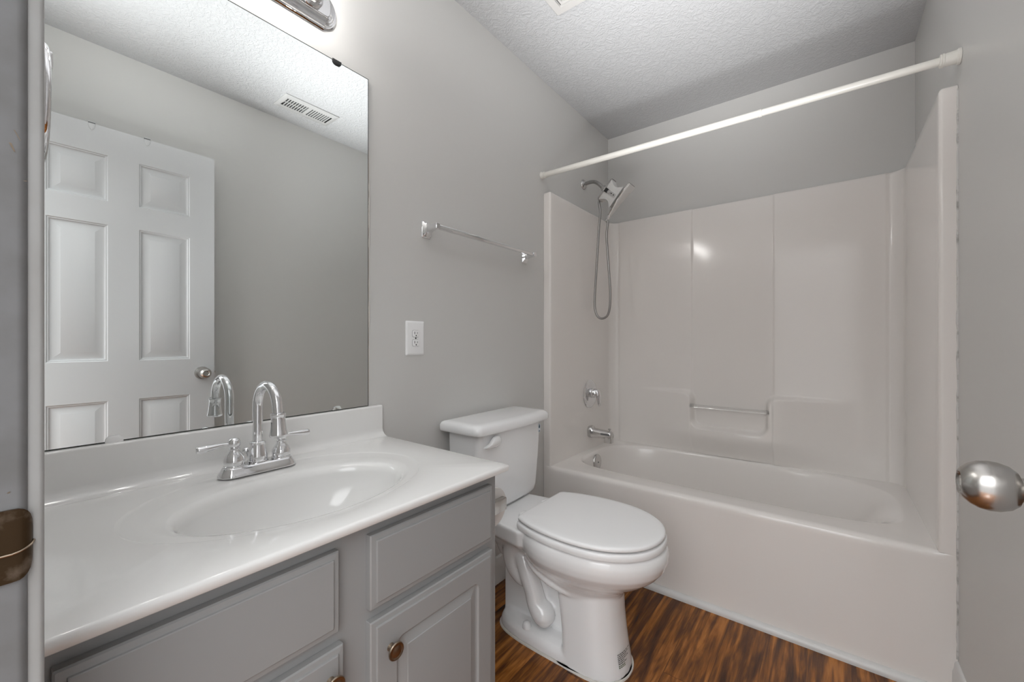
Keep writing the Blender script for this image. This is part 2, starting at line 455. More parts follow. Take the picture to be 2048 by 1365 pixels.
# ------------------------------------------------------------------ strike plate on the jamb
t = thing('strike_plate', 'worn brown strike plate with rounded lip set in the left door jamb', 'strike plate', (DX0, 0.005, 0.9))
zc, hh = 0.927, 0.0275
def lip_prof(dx):
    p = [(DX0+dx, -0.028), (DX0+dx, 0.014)]
    for k in range(1, 7):
        t_ = pi/2*k/6*0.95
        p.append((DX0-0.006+(0.006+dx)*cos(t_), 0.0158+(0.0072+dx)*sin(t_)))
    return p
PL, PO = lip_prof(0.0003), lip_prof(0.0022)
NP = len(PL)
sm_ = MB()
def hgt(i):      # half height along the strip: straight, then a round end
    u = max(0.0, (i - 1)/(NP-1-1))
    return hh*sqrt(max(0.0, 1 - (u*0.97)**2.0))
rings = []
for i in range(NP):
    h1 = hgt(i)
    (a, b_), (c, d) = PL[i], PO[i]
    rings.append([(a, b_, zc-h1), (c, d, zc-h1), (c, d, zc-h1*0.1), (c, d, zc+h1), (a, b_, zc+h1)])
sm_.loft(rings, True, True)
obj('plate', sm_, 'strike', t, 35)
obj('latch_hole', MB().box(DX0+0.0018, DX0+0.0027, -0.02, 0.006, zc-0.013, zc+0.016), 'dark', t)
ridge = [((PO[i][0]+0.0006), PO[i][1]+0.0003, zc-0.006+0.010*max(0, i-1)/(NP-2)*0.5) for i in range(0, NP)]
obj('lip_ridge', MB().tube(ridge, 0.0009, 6), 'pewter', t)
# scuffs on the jamb
def scuff(mb, y, z0, dy, dz, w=0.0009):
    x = DX0 + 0.00025
    mb.add([(x, y-w, z0), (x, y+w, z0), (x, y+dy+w*0.6, z0+dz), (x, y+dy-w*0.6, z0+dz)], [(0, 1, 2, 3)])
sc_ = MB()
scuff(sc_, 0.0135, 1.232, 0.0022, -0.006, 0.0007); scuff(sc_, 0.0155, 1.2425, 0.003, -0.007, 0.0003); scuff(sc_, 0.0205, 1.205, 0.001, 0.0006, 0.0009)
scuff(sc_, 0.0125, 0.967, 0.0008, 0.0012, 0.0008)
obj('scuff_mark', sc_, 'pewter', jamb)

# ------------------------------------------------------------------ mirror over the vanity
MY0, MY1, MZ0, MZ1 = 0.036, 0.762, 0.8735, 1.924
mir = thing('wall_mirror', 'large frameless wall mirror above the vanity reflecting the white door', 'mirror', (0, 0.4, MZ0))
XM = 0.007
obj('glass_sheet', MB().add([(XM, MY0, MZ0), (XM, MY1, MZ0), (XM, MY1, MZ1), (XM, MY0, MZ1)], [(0, 1, 2, 3)]), 'mirror', mir)
em = MB().box(0.0005, XM-0.0004, MY0, MY1, MZ0, MZ1)
# thin dark ground edge around the sheet
e_ = 0.0015
em.loft([[(XM+0.0003, p, q) for p, q in rrect(MY0-0.0002, MY1+0.0004, MZ0-0.0002, MZ1+0.0004, 0.0003, 1)],
         [(XM+0.0003, p, q) for p, q in rrect(MY0+e_, MY1-e_, MZ0+e_, MZ1-e_, 0.0003, 1)]])
obj('glass_edge', em, 'mirror_edge', mir)
def mirror_clip(y, z, up, m, lab):
    mb = MB(); w, h = 0.014, 0.012
    out = [(-w, 0), (-w*0.93, h*0.5), (-w*0.6, h*0.92), (0, h), (w*0.6, h*0.92), (w*0.93, h*0.5), (w, 0), (w, -0.004), (-w, -0.004)]
    mb.loft([[(XM+0.0006, y+a, z+up*b_) for a, b_ in out], [(XM+0.0022, y+a, z+up*b_) for a, b_ in out],
             [(XM+0.0038, y+a*0.75, z+up*(b_*0.75)) for a, b_ in out]], True, True)
    return tag(obj('mirror_clip', mb, m, angle=30), lab, 'clip', 'mirror clips')
mirror_clip(0.169, MZ0+0.001, 1, 'plastic', 'white plastic mirror clip on the backsplash, left of the faucet')
mirror_clip(0.655, MZ0+0.001, 1, 'clear', 'clear mirror clip at the bottom edge, right of the faucet')
mirror_clip(0.655, MZ1-0.001, -1, 'black', 'dark clip at the top edge of the mirror')
random.seed(11)
pts, rr = [], []
for i in range(34):
    zz = 0.905 + i*0.024
    big = random.random() < 0.45
    pts.append((0.0045, MY1+0.0022, zz)); rr.append(0.0036 if big else 0.0018)
struct('trim_5', MB().tube(pts, rr, 8, sub=2), 'whitecaulk', label='ragged bead of white caulk down the right mirror edge')

# ------------------------------------------------------------------ vanity light bar (mostly above the frame)
LZ = 2.0525
vl = thing('vanity_light', 'chrome stepped vanity light bar with globe bulbs above the mirror', 'light', (0, 0.36, LZ))
LY0, LY1 = 0.105, 0.615
mb = MB()
steps = [(0.0575, 0.0), (0.0575, 0.004), (0.0545, 0.0075), (0.0515, 0.0075), (0.0500, 0.0125), (0.0465, 0.0135), (0.0440, 0.0175), (0.0405, 0.0185), (0.0375, 0.0235), (0.0320, 0.0255), (0.0315, 0.0285), (0.030, 0.0295)]
prof = [(x, LZ-h) for h, x in steps] + [(x, LZ+h) for h, x in reversed(steps)]
mb.loft([[(x, LY0, z) for x, z in prof], [(x, LY1, z) for x, z in prof]], True, True)
obj('backplate', mb, 'fixture', vl, 25)
for sgn, yy in ((1, LY1), (-1, LY0)):
    rings = []
    for k, (h, x) in enumerate(steps):
        hh_ = h*0.90; L_ = max(0.041 - (0.0575-h)*1.15, 0.004)
        rings.append([(x*0.93, yy + sgn*(L_*sin(pi*j/20)), LZ - hh_*cos(pi*j/20)) for j in range(21)])
    m2 = MB().loft(rings, False, True, closed=False)
    obj('end_cap', m2, 'fixture', vl, 25)
for by in (0.165, 0.365, 0.565):
    s_ = MB().lathe([(0.0, 0.024), (0.031, 0.024), (0.034, 0.031), (0.030, 0.036), (0.026, 0.0375), (0.0255, 0.048), (0.0225, 0.050), (0.0215, 0.058), (0.0, 0.058)], (0.004, by, LZ), (1, 0, 0), 32)
    so = obj('lamp_socket', s_, 'chrome', vl)
    r = 0.0215; prof = [(0.0092, 0.0), (0.0096, 0.008)] + [(r*sin(a), 0.027 - r*cos(a)) for a in [radians(26)+ (pi-radians(26))*k/16 for k in range(17)]]
    bo = MB().lathe(prof, (0.058, by, LZ), (1, 0, 0), 28)
    obj('globe_bulb', bo, 'bulb', vl)

# ------------------------------------------------------------------ exhaust fan grille on the ceiling
fx0, fx1, fy0, fy1 = 0.291, 0.551, 1.199, 1.459
fan = thing('exhaust_fan', 'square cream ceiling exhaust fan grille with concentric slots', 'fan', ((fx0+fx1)/2, (fy0+fy1)/2, H))
mb = MB(); zb = H-0.016
cxf, cyf = (fx0+fx1)/2, (fy0+fy1)/2; hf = (fx1-fx0)/2
def sq(h, z, r=0.004): return [(cxf + a, cyf + b_, z) for a, b_ in rrect(-h, h, -h, h, r, 3)]
rings = [sq(hf, H-0.0005, 0.006), sq(hf, zb+0.004, 0.006), sq(hf-0.004, zb, 0.006)]
h = hf - 0.034
rings.append(sq(h+0.002, zb, 0.003))
for k in range(5):
    rings += [sq(h, zb+0.010, 0.002), sq(h-0.0075, zb+0.010, 0.002), sq(h-0.0085, zb, 0.002), sq(h-0.0165, zb+0.001, 0.002)]
    h -= 0.0175
mb.loft(rings, False, True)
obj('grille', mb, 'fanplastic', fan, 30)
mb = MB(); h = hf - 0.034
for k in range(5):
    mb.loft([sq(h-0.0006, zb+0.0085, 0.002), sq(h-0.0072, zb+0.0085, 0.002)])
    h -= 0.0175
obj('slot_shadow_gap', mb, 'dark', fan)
# ------------------------------------------------------------------ ceiling register (seen in the mirror)
vx0, vx1, vy0, vy1 = 1.182, 1.340, 1.020, 1.328
reg = thing('ceiling_vent', 'white rectangular ceiling air register with dark louvre slots, seen in the mirror', 'vent', ((vx0+vx1)/2, (vy0+vy1)/2, H))
mb = MB(); zb = H-0.008
sx0, sx1 = vx0+0.036, vx1-0.036
rows = [(vy0+0.026 + 0.0138*k) for k in range(9)] + [(vy0+0.026+0.0138*9+0.012+0.0138*k) for k in range(9)]
mb.loft([[(a, b_, H-0.0005) for a, b_ in rrect(vx0, vx1, vy0, vy1, 0.003, 2)], [(a, b_, zb+0.003) for a, b_ in rrect(vx0, vx1, vy0, vy1, 0.003, 2)],
         [(a, b_, zb) for a, b_ in rrect(vx0+0.004, vx1-0.004, vy0+0.004, vy1-0.004, 0.003, 2)],
         [(a, b_, zb) for a, b_ in rrect(sx0, sx1, rows[0]-0.0035, rows[-1]+0.0035+0.007, 0.0005, 2)]])
for yy in rows:                                                        # bars between the slots
    mb.box(sx0, sx1, yy+0.0088, yy+0.0138, zb, zb+0.004) if yy not in (rows[8], rows[-1]) else None
mb.box(sx0, sx1, rows[8]+0.0070, rows[9], zb, zb+0.004)
obj('face_plate', mb, 'ventpaint', reg, 30)
obj('duct_opening', MB().box(sx0-0.004, sx1+0.004, rows[0]-0.006, rows[-1]+0.016, zb+0.0055, zb+0.0075), 'dark', reg)
mb = MB()
for yy in rows[:8]: mb.box(sx0+0.045, sx0+0.052, yy-0.001, yy+0.016, zb+0.0044, zb+0.0052)
mb.box(sx0+0.01, sx0+0.07, rows[0]-0.003, rows[0]+0.003, zb+0.0042, zb+0.0052)
obj('damper_lever', mb, 'ventpaint', reg)
for yy in rows[9:]:
    obj('louvre', MB().add([(sx0, yy-0.001, zb+0.005), (sx1, yy-0.001, zb+0.005), (sx1, yy+0.0028, zb+0.002), (sx0, yy+0.0028, zb+0.002)], [(0, 1, 2, 3)]), 'ventpaint', reg)

# ------------------------------------------------------------------ outlet
oy0, oy1, oz0, oz1 = 0.913, 0.995, 1.0305, 1.1535
oc = thing('wall_outlet', 'white duplex wall outlet between the mirror and the towel bar', 'outlet', (0, (oy0+oy1)/2, oz0))
def ring_yz(x, ins, r): return [(x, p, q) for p, q in rrect(oy0+ins, oy1-ins, oz0+ins, oz1-ins, r, 4)]
obj('cover_plate', MB().loft([ring_yz(0.0003, 0, 0.003), ring_yz(0.002, 0, 0.003), ring_yz(0.0055, 0.004, 0.003), ring_yz(0.0062, 0.007, 0.003)], True, True), 'plastic', oc)
oym = (oy0+oy1)/2; ozm = (oz0+oz1)/2
for dz in (0.0165, -0.0165):
    z_ = ozm + dz
    out = []
    for k in range(28):
        t_ = 2*pi*k/28
        out.append((oym + max(-0.0155, min(0.0155, 0.0172*cos(t_))), z_ + max(-0.0118, min(0.0118, 0.0172*sin(t_)))))
    ro = obj('receptacle', MB().loft([[(0.006, a, b_) for a, b_ in out], [(0.0082, a, b_) for a, b_ in out], [(0.0087, oym+(a-oym)*0.95, z_+(b_-z_)*0.95) for a, b_ in out]], False, True), 'plastic', oc)
    sl = MB().box(0.0080, 0.00895, oym-0.0075, oym-0.0053, z_-0.002, z_+0.0065)
    sl.box(0.0080, 0.00895, oym+0.0048, oym+0.0065, z_-0.001, z_+0.0055)
    sl.lathe([(0, 0), (0.0024, 0), (0.0024, 0.001), (0, 0.001)], (0.0080, oym, z_-0.0072), (1, 0, 0), 14)
    obj('socket_slots', sl, 'dark', ro)
    obj('receptacle_rim', MB().tube([(0.0064, a, b_) for a, b_ in out+out[:1]], 0.0006, 6, caps=False), 'ink', ro)
obj('plate_screw', MB().lathe([(0, 0), (0.0028, 0), (0.0024, 0.0012), (0, 0.0014)], (0.0062, oym, ozm), (1, 0, 0), 16), 'dark', oc)

# ------------------------------------------------------------------ towel bar
tb = thing('towel_bar', 'chrome square towel bar on the grey wall above the toilet', 'towel bar', (0, 1.3, 1.495))
TZ = 1.4965
for yc in (1.006, 1.622):
    zc = 1.492
    rings = []
    for x, hy, hz, dz in ((0.0003, 0.021, 0.030, 0), (0.003, 0.021, 0.030, 0), (0.0045, 0.0195, 0.0285, 0), (0.008, 0.0185, 0.0265, 0), (0.014, 0.0145, 0.0195, 0.002), (0.022, 0.0115, 0.0145, 0.003), (0.034, 0.0098, 0.0115, 0.004),
                          (0.048, 0.0092, 0.0105, 0.0045), (0.066, 0.0092, 0.0105, 0.0045), (0.0675, 0.008, 0.009, 0.0045)):
        rings.append([(x, p, q) for p, q in rrect(yc-hy, yc+hy, zc+dz-hz, zc+dz+hz, 0.0022, 2)])
    obj('post', MB().loft(rings, True, True), 'chrome', tb, 30)
obj('bar', MB().box(0.0495, 0.0645, 1.000, 1.640, TZ-0.0075, TZ+0.0075, 0.0018), 'chrome', tb, 30)

# ------------------------------------------------------------------ towel ring on the door wall (edge-on by the jamb)
tr = thing('towel_ring', 'chrome towel ring seen edge-on beside the door jamb', 'towel ring', (0.29, WF, 1.5))
TX, TRZ = 0.285, 1.421
rings = []
for y, h in ((WF+0.0003, 0.024), (WF+0.006, 0.024), (WF+0.013, 0.017), (WF+0.022, 0.012), (WF+0.032, 0.0105), (WF+0.0405, 0.0105), (WF+0.0415, 0.0095)):
    rings.append([(p, y, q) for p, q in rrect(TX-h, TX+h, 1.487-h*1.12, 1.487+h*1.12, 0.002, 2)])
obj('ring_post', MB().loft(rings, True, True), 'chrome', tr, 30)
ang = [2*pi*k/48 for k in range(48)]
pts = [Vector((TX + 0.078*sin(a), WF+0.0305, TRZ + 0.078*cos(a))) for a in ang]
mb = MB(); rings = []
for i, a in enumerate(ang):
    rad = Vector((sin(a), 0, cos(a)))
    rings.append([pts[i] + rad*(0.0052*cos(2*pi*j/12)) + Vector((0, 1, 0))*(0.0052*sin(2*pi*j/12)) for j in range(12)])
mb.loft(rings + rings[:1])
obj('ring', mb, 'chrome', tr)

# ------------------------------------------------------------------ vanity cabinet
XF = 0.515; CY0, CY1 = 0.030, 0.792
vc = thing('vanity_cabinet', 'white painted vanity cabinet with raised panel doors under the counter', 'cabinet', (0.26, 0.41, 0))
mb = MB()
mb.box(XF-0.019, XF, CY0, CY1, 0.10, 0.757, 0.0012, 1)
mb.box(0.0155, XF-0.0195, CY0, CY0+0.016, 0.10, 0.757)
mb.box(0.0155, XF-0.0195, CY1-0.016, CY1, 0.10, 0.757)
mb.box(0.0155, 0.0215, CY0+0.0165, CY1-0.0165, 0.10, 0.757)
mb.box(0.022, XF-0.0195, CY0+0.0165, CY1-0.0165, 0.10, 0.116)
mb.box(0.0155, 0.44, CY0+0.001, CY1-0.001, 0.0, 0.0995)
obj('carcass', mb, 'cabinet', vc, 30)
def front_slab(name, y0, y1, z0, z1, parent):
    mb = MB(); x = XF
    R = lambda ins, dx, r: [(x+dx, p, q) for p, q in rrect(y0+ins, y1-ins, z0+ins, z1-ins, r, 3)]
    mb.loft([R(0.0, 0.0004, 0.0012), R(0.0, 0.0125, 0.0015), R(0.002, 0.0150, 0.0015), R(0.0105, 0.0158, 0.001), R(0.0112, 0.0180, 0.001), R(0.0125, 0.0188, 0.001)], True, True)
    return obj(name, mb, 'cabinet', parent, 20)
front_slab('drawer_front', 0.427, 0.764, 0.596, 0.731, vc)
front_slab('false_drawer_front', 0.046, 0.368, 0.594, 0.730, vc)
def cab_door(y0, y1, z0, z1, parent):
    mb = MB(); x = XF
    R = lambda ins, dx, r: [(x+dx, p, q) for p, q in rrect(y0+ins, y1-ins, z0+ins, z1-ins, r, 6)]
    mb.loft([R(0, 0.0004, 0.0012), R(0, 0.0125, 0.0015), R(0.002, 0.0150, 0.0015), R(0.0105, 0.0158, 0.001), R(0.0112, 0.0180, 0.001), R(0.0125, 0.0188, 0.001),
             R(0.0535, 0.0188, 0.016), R(0.0545, 0.0178, 0.016), R(0.0565, 0.0140, 0.015), R(0.0605, 0.0132, 0.012), R(0.0650, 0.0140, 0.008), R(0.0790, 0.0172, 0.0015), R(0.0800, 0.0188, 0.001), R(0.0815, 0.0190, 0.001)], True, True)
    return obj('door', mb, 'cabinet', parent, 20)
d1 = cab_door(0.427, 0.764, 0.125, 0.574, vc)
d2 = cab_door(0.046, 0.376, 0.125, 0.570, vc)
def cab_knob(y, z, parent):
    mb = MB().lathe([(0.0, 0), (0.0075, 0), (0.0065, 0.003), (0.0052, 0.006), (0.0056, 0.0115), (0.0100, 0.0135), (0.0150, 0.0150), (0.0162, 0.0172), (0.0152, 0.0193), (0.0128, 0.0196),
                     (0.0115, 0.0186), (0.0095, 0.0189), (0.004, 0.0196), (0.0, 0.0198)], (XF+0.0187, y, z), (1, 0, 0), 32)
    k = obj('knob', mb, 'pewter', parent, 50); k['label'] = 'round aged bronze cabinet knob'
    return k
cab_knob(0.4665, 0.512, d1)
cab_knob(0.350, 0.524, d2)

# ------------------------------------------------------------------ vanity top with the integral oval sink
vt = thing('sink_counter', 'white cultured marble vanity top with integral oval sink', 'countertop', (0.27, 0.41, 0.7575))
TOP = 0.775; SEG = 96
VX0, VX1, VY0, VY1 = 0.0155, 0.548, 0.030, 0.805
def rect_dir(cx, cy, x0, x1, y0, y1, seg):
    out = []
    for k in range(seg):
        t_ = 2*pi*k/seg; c, s = cos(t_), sin(t_)
        k1 = (x1-cx)/c if c > 1e-9 else ((x0-cx)/c if c < -1e-9 else 1e9)
        k2 = (y1-cy)/s if s > 1e-9 else ((y0-cy)/s if s < -1e-9 else 1e9)
        k_ = min(k1, k2); out.append((cx+c*k_, cy+s*k_))
    # snap nearest samples to the corners so that they stay square
    for X in (x0, x1):
        for Y in (y0, y1):
            i = min(range(seg), key=lambda i: (out[i][0]-X)**2 + (out[i][1]-Y)**2); out[i] = (X, Y)
    return out
CXO, CYO = 0.279, 0.414
base_ring = rect_dir(CXO, CYO, VX0, VX1, VY0, VY1, SEG)
def inset_rect(d): return rect_dir(CXO, CYO, VX0, VX1-d, VY0, VY1-d, SEG)
def ell(cx, cy, a, b_, z): return [(cx + a*cos(2*pi*k/SEG), cy + b_*sin(2*pi*k/SEG), z) for k in range(SEG)]
rings = [[(x, y, 0.7575) for x, y in inset_rect(0.004)], [(x, y, 0.760) for x, y in inset_rect(0.0008)], [(x, y, TOP-0.006) for x, y in base_ring],
         [(x, y, TOP-0.003) for x, y in inset_rect(0.0006)], [(x, y, TOP-0.001) for x, y in inset_rect(0.0025)], [(x, y, TOP) for x, y in inset_rect(0.0055)]]
rings += [ell(0.279, .414, .2085, .284, TOP), ell(0.279, .414, .2070, .2825, TOP-0.0004), ell(0.2795, .414, .2045, .280, TOP-0.0017), ell(.280, .414, .2015, .277, TOP-0.0021),
          ell(.295, .414, .176, .248, TOP-0.0030), ell(.311, .414, .1535, .226, TOP-0.0050), ell(.314, .414, .148, .2195, TOP-0.0085), ell(.316, .414, .1435, .2145, TOP-0.0140), ell(.316, .414, .1405, .2110, TOP-0.024)]
for k in range(1, 15):
    u = k/14; f = (1-u**1.0)
    rr_ = cos(u*pi/2)**0.62
    dep = 0.024 + 0.112*sin(u*pi/2)**1.15
    rings.append(ell(.316 - 0.03*u, .414, max(0.1405*rr_, 0.02 if k < 14 else 0.019), max(0.211*rr_, 0.021 if k < 14 else 0.019), TOP-dep))
mb = MB().loft(rings, False, True)
# backsplash with a coved foot
bp_ = [(0.0012, 0.760), (0.0012, 0.8725)] + [(0.0185 + 0.005*sin(a), 0.8675 + 0.005*cos(a)) for a in [pi/2*k/5 for k in range(6)]] + [(0.0245, 0.800)]
bp_ += [(0.0245 + 0.024*(1-cos(a)), TOP + 0.0003 + 0.024*(1-sin(a))) for a in [pi/2*k/8 for k in range(9)]]
bp_ += [(0.0485, 0.760)]
mb.extrude_y(bp_, VY0, VY1-0.0015)
obj('counter_and_bowl', mb, 'marble', vt, 50)
obj('drain', MB().lathe([(0.0, -0.002), (0.021, -0.002), (0.021, 0.0015), (0.017, 0.002), (0.015, 0.0005), (0.012, 0.003), (0, 0.004)], (.286, .414, TOP-0.136), (0, 0, 1), 28), 'chrome', vt)

# ------------------------------------------------------------------ faucet
FXc, FYc = 0.104, 0.405
fc = thing('bathroom_faucet', 'chrome two handle gooseneck faucet on the vanity top', 'faucet', (FXc, FYc, TOP))
def stad(a, b_, z, n=40):      # long axis along y
    out = []
    for k in range(n):
        t_ = 2*pi*k/n; c, s = cos(t_), sin(t_)
        out.append((FXc + a*c, FYc + (b_-a)*(1 if s > 1e-6 else -1 if s < -1e-6 else 0) + a*s, z))
    return out
obj('base_plate', MB().loft([stad(.0285, .0835, TOP+.0003), stad(.0285, .0835, TOP+.003), stad(.0265, .0815, TOP+.008), stad(.0225, .0770, TOP+.015), stad(.0205, .0745, TOP+.0195), stad(.0190, .0730, TOP+.0205)], True, True), 'chrome', fc, 50)
obj('spout_body', MB().lathe([(0.0205, 0.0195), (0.0222, 0.0205), (0.0222, 0.0235), (0.0200, 0.0248), (0.0200, 0.0265), (0.0206, 0.0285), (0.0202, 0.035), (0.0180, 0.045), (0.0158, 0.056), (0.0150, 0.0605), (0.0172, 0.0618), (0.0172, 0.0665), (0.0152, 0.068), (0.0110, 0.0685)], (FXc-0.006, FYc, TOP), (0, 0, 1), 36), 'chrome', fc, 50)
SX = FXc-0.006; R_ = 0.054; ztop = 0.926
pts = [(SX, FYc, TOP+0.066), (SX, FYc, TOP+0.10), (SX, FYc, ztop-0.01)] + [(SX + R_ - R_*cos(a), FYc, ztop + R_*sin(a)) for a in [radians(173)*k/16 for k in range(17)]]
ex = pts[-1]
pts += [(ex[0]+0.0015, FYc, ex[2]-0.012)]
obj('gooseneck_spout', MB().tube(pts, 0.0106, 24), 'chrome', fc, 60)
TIP = Vector((SX+2*R_+0.002, FYc, ztop-0.004))
obj('spout_tip', MB().lathe([(0.0124, 0.0), (0.0150, -0.001), (0.0155, -0.004), (0.0143, -0.006), (0.0146, -0.020), (0.0163, -0.038), (0.0185, -0.0465), (0.0188, -0.0495), (0.0172, -0.052), (0.0, -0.0505)], TIP, Vector((-0.06, 0, 1)), 36, False, True), 'chrome', fc, 50)
obj('aerator', MB().lathe([(0, 0), (0.011, 0), (0.011, 0.002), (0, 0.002)], TIP + Vector((0.0032, 0, -0.0535)), (-0.06, 0, 1), 24), 'ink', fc)
for sg, yb in ((-1, FYc-0.0508), (1, FYc+0.0508)):
    hb = MB().lathe([(0.0200, 0.0195), (0.0212, 0.0210), (0.0212, 0.0235), (0.0196, 0.0245), (0.0196, 0.0262), (0.0206, 0.0275), (0.0209, 0.033), (0.0200, 0.039), (0.0172, 0.0455), (0.0128, 0.0520), (0.0094, 0.0570), (0.0088, 0.0585), (0.0112, 0.0595), (0.0114, 0.0612), (0.0088, 0.0622),
                      (0.0080, 0.063)] + [(0.0128*sin(a), 0.0735 - 0.0128*cos(a)) for a in [radians(38) + (pi-radians(38))*k/12 for k in range(13)]], (FXc, yb, TOP), (0, 0, 1), 32)
    ho = obj('faucet_handle', hb, 'chrome', fc, 50)
    z0 = TOP+0.0725
    lv = MB().tube([(FXc, yb+sg*0.010, z0), (FXc-0.001, yb+sg*0.022, z0+0.0008), (FXc-0.002, yb+sg*0.036, z0-0.0005), (FXc-0.003, yb+sg*0.052, z0-0.002), (FXc-0.004, yb+sg*0.066, z0-0.003), (FXc-0.0043, yb+sg*0.0705, z0-0.0034)],
                   [0.0040, 0.0042, 0.0062, 0.0084, 0.0088, 0.0062], 18, sub=5, flat=0.9)
    obj('lever', lv, 'chrome', ho, 60)
obj('lift_rod', MB().lathe([(0.0022, 0.018), (0.0022, 0.037), (0.006, 0.039), (0.0085, 0.043), (0.0088, 0.047), (0.006, 0.051), (0, 0.052)], (FXc-0.034, FYc-0.004, TOP), (0, -0.25, 1), 20), 'chrome', fc, 50)

# ------------------------------------------------------------------ toilet
TY = 1.290
to = thing('toilet', 'white elongated toilet with closed lid between vanity and tub', 'toilet', (0.35, TY, 0))
def egg(xb, xf, hw, z, nb=2.6, nf=2.05, xm=None, seg=64):
    if xm is None: xm = xb + (xf-xb)*0.47
    out = []
    for k in range(seg):
        t_ = 2*pi*k/seg; c, s = cos(t_), sin(t_)
        n = nf if c >= 0 else nb
        ax = (xf-xm) if c >= 0 else (xm-xb)
        out.append((xm + ax*math.copysign(abs(c)**(2/n), c), TY + hw*math.copysign(abs(s)**(2/n), s), z))
    return out
bowl = MB()
bowl.loft([egg(.30, .770, .183, .430), egg(.292, .780, .193, .424), egg(.288, .785, .198, .408), egg(.288, .784, .198, .388), egg(.292, .776, .193, .366), egg(.298, .757, .180, .342), egg(.305, .728, .160, .318),
           egg(.315, .694, .137, .296), egg(.325, .665, .120, .276), egg(.335, .648, .110, .258), egg(.345, .638, .105, .238)], True, True)
# pedestal
def ped(xb, xf, hw, z): return egg(xb, xf, hw, z, nb=7.0, nf=2.3, xm=xb+(xf-xb)*0.42)
bowl.loft([ped(.42, .640, .092, .300), ped(.44, .638, .100, .240), ped(.452, .640, .1035, .18), ped(.46, .646, .104, .12), ped(.462, .655, .105, .06), ped(.462, .663, .106, .02), ped(.462, .664, .106, .003)], True, True)
# foot plate
def foot(xb, xf, hw, z): return egg(xb, xf, hw, z, nb=3.6, nf=2.35, xm=xb+(xf-xb)*0.58)
bowl.loft([foot(.168, .655, .105, .003), foot(.166, .655, .107, .012), foot(.170, .65, .105, .030), foot(.178, .63, .096, .045), foot(.20, .60, .07, .054)], True, True)
# deck under the tank
def deck(x0, x1, h0, h1, z):
    p = [(x0, -h0), (x1, -h1), (x1+0.03, -h1*0.9), (x1+0.03, h1*0.9), (x1, h1), (x0, h0)]
    return [(x, TY+y, z) for x, y in p]
bowl.loft([deck(.050, .33, .105, .150, .358), deck(.040, .335, .122, .168, .378), deck(.036, .335, .127, .172, .424), deck(.040, .33, .123, .168, .4305)], True, True)
# neck of the bowl into the deck
bowl.loft([[(x, TY+y, z) for x, y in rrect(.14, .46, -h_, h_, .04, 4)] for z, h_ in ((.25, .05), (.30, .075), (.345, .11), (.38, .14))], True, True)
# web and trapway
bowl.box(.172, .47, TY-.032, TY+.032, .02, .37)
for sgn in (-1, 1):
    trap = [(.430, .310), (.385, .350), (.325, .364), (.266, .342), (.236, .292), (.246, .240), (.276, .208), (.305, .200)]
    bowl.tube([(x, TY+sgn*.055, z) for x, z in trap], [.030, .038, .043, .045, .044, .040, .034, .026], 18, sub=6)
    trap2 = [(.268, .300), (.290, .268), (.312, .222), (.332, .178), (.346, .138), (.368, .112)]
    bowl.tube([(x, TY+sgn*.064, z) for x, z in trap2], [.024, .031, .034, .034, .036, .041], 18, sub=6)
    bowl.lathe([(0.0, -.043), (.024, -.036), (.038, -.017), (.042, .0), (.038, .017), (.024, .036), (0, .043)], (.374, TY+sgn*.062, .108), (0, 0, 1), 20)
    # rim crease along the bowl flank
    bowl.tube([(.33, TY+sgn*.11, .325), (.38, TY+sgn*.118, .292), (.44, TY+sgn*.112, .262), (.50, TY+sgn*.10, .244)], [.012, .014, .012, .008], 12, sub=5)
bo = obj('bowl_raw', bowl, 'porcelain')
md = bo.modifiers.new('r', 'REMESH'); md.mode = 'VOXEL'; md.voxel_size = 0.0042; md.use_smooth_shade = True
ms_ = bo.modifiers.new('s', 'SMOOTH'); ms_.factor = 0.5; ms_.iterations = 7
dg = bpy.context.evaluated_depsgraph_get()
me2 = bpy.data.meshes.new_from_object(bo.evaluated_get(dg))
bpy.data.objects.remove(bo, do_unlink=True)
base = wl(to)
me2.transform(Matrix.Translation(-base))
me2.name = 'bowl'
me2.materials.clear(); me2.materials.append(M['porcelain'])
for p in me2.polygons: p.use_smooth = True
bo = bpy.data.objects.new('bowl', me2); COL.objects.link(bo); bo.parent = to; OFF[bo.name] = base.copy()
for sgn in (-1, 1):
    obj('bolt_cap', MB().lathe([(0.0165, 0), (0.0165, 0.004), (0.0155, 0.010), (0.0135, 0.0165), (0.009, 0.021), (0, 0.0225)], (.315, TY+sgn*.083, .0465), (0, 0, 1), 24), 'porcelain', to)
# caulk line under the foot
ring_o = foot(.163, .672, .110, .0005); ring_i = foot(.20, .62, .08, .0005)
kk = [foot(.161, .668, .112, .0), foot(.162, .667, .111, .0045)]
cl = MB().loft(kk, True, True)
cl.loft([ped(.44, .671, .1125, .0), ped(.44, .670, .1115, .0045)], True, True)
obj('foot_caulk', cl, 'whitecaulk', to)
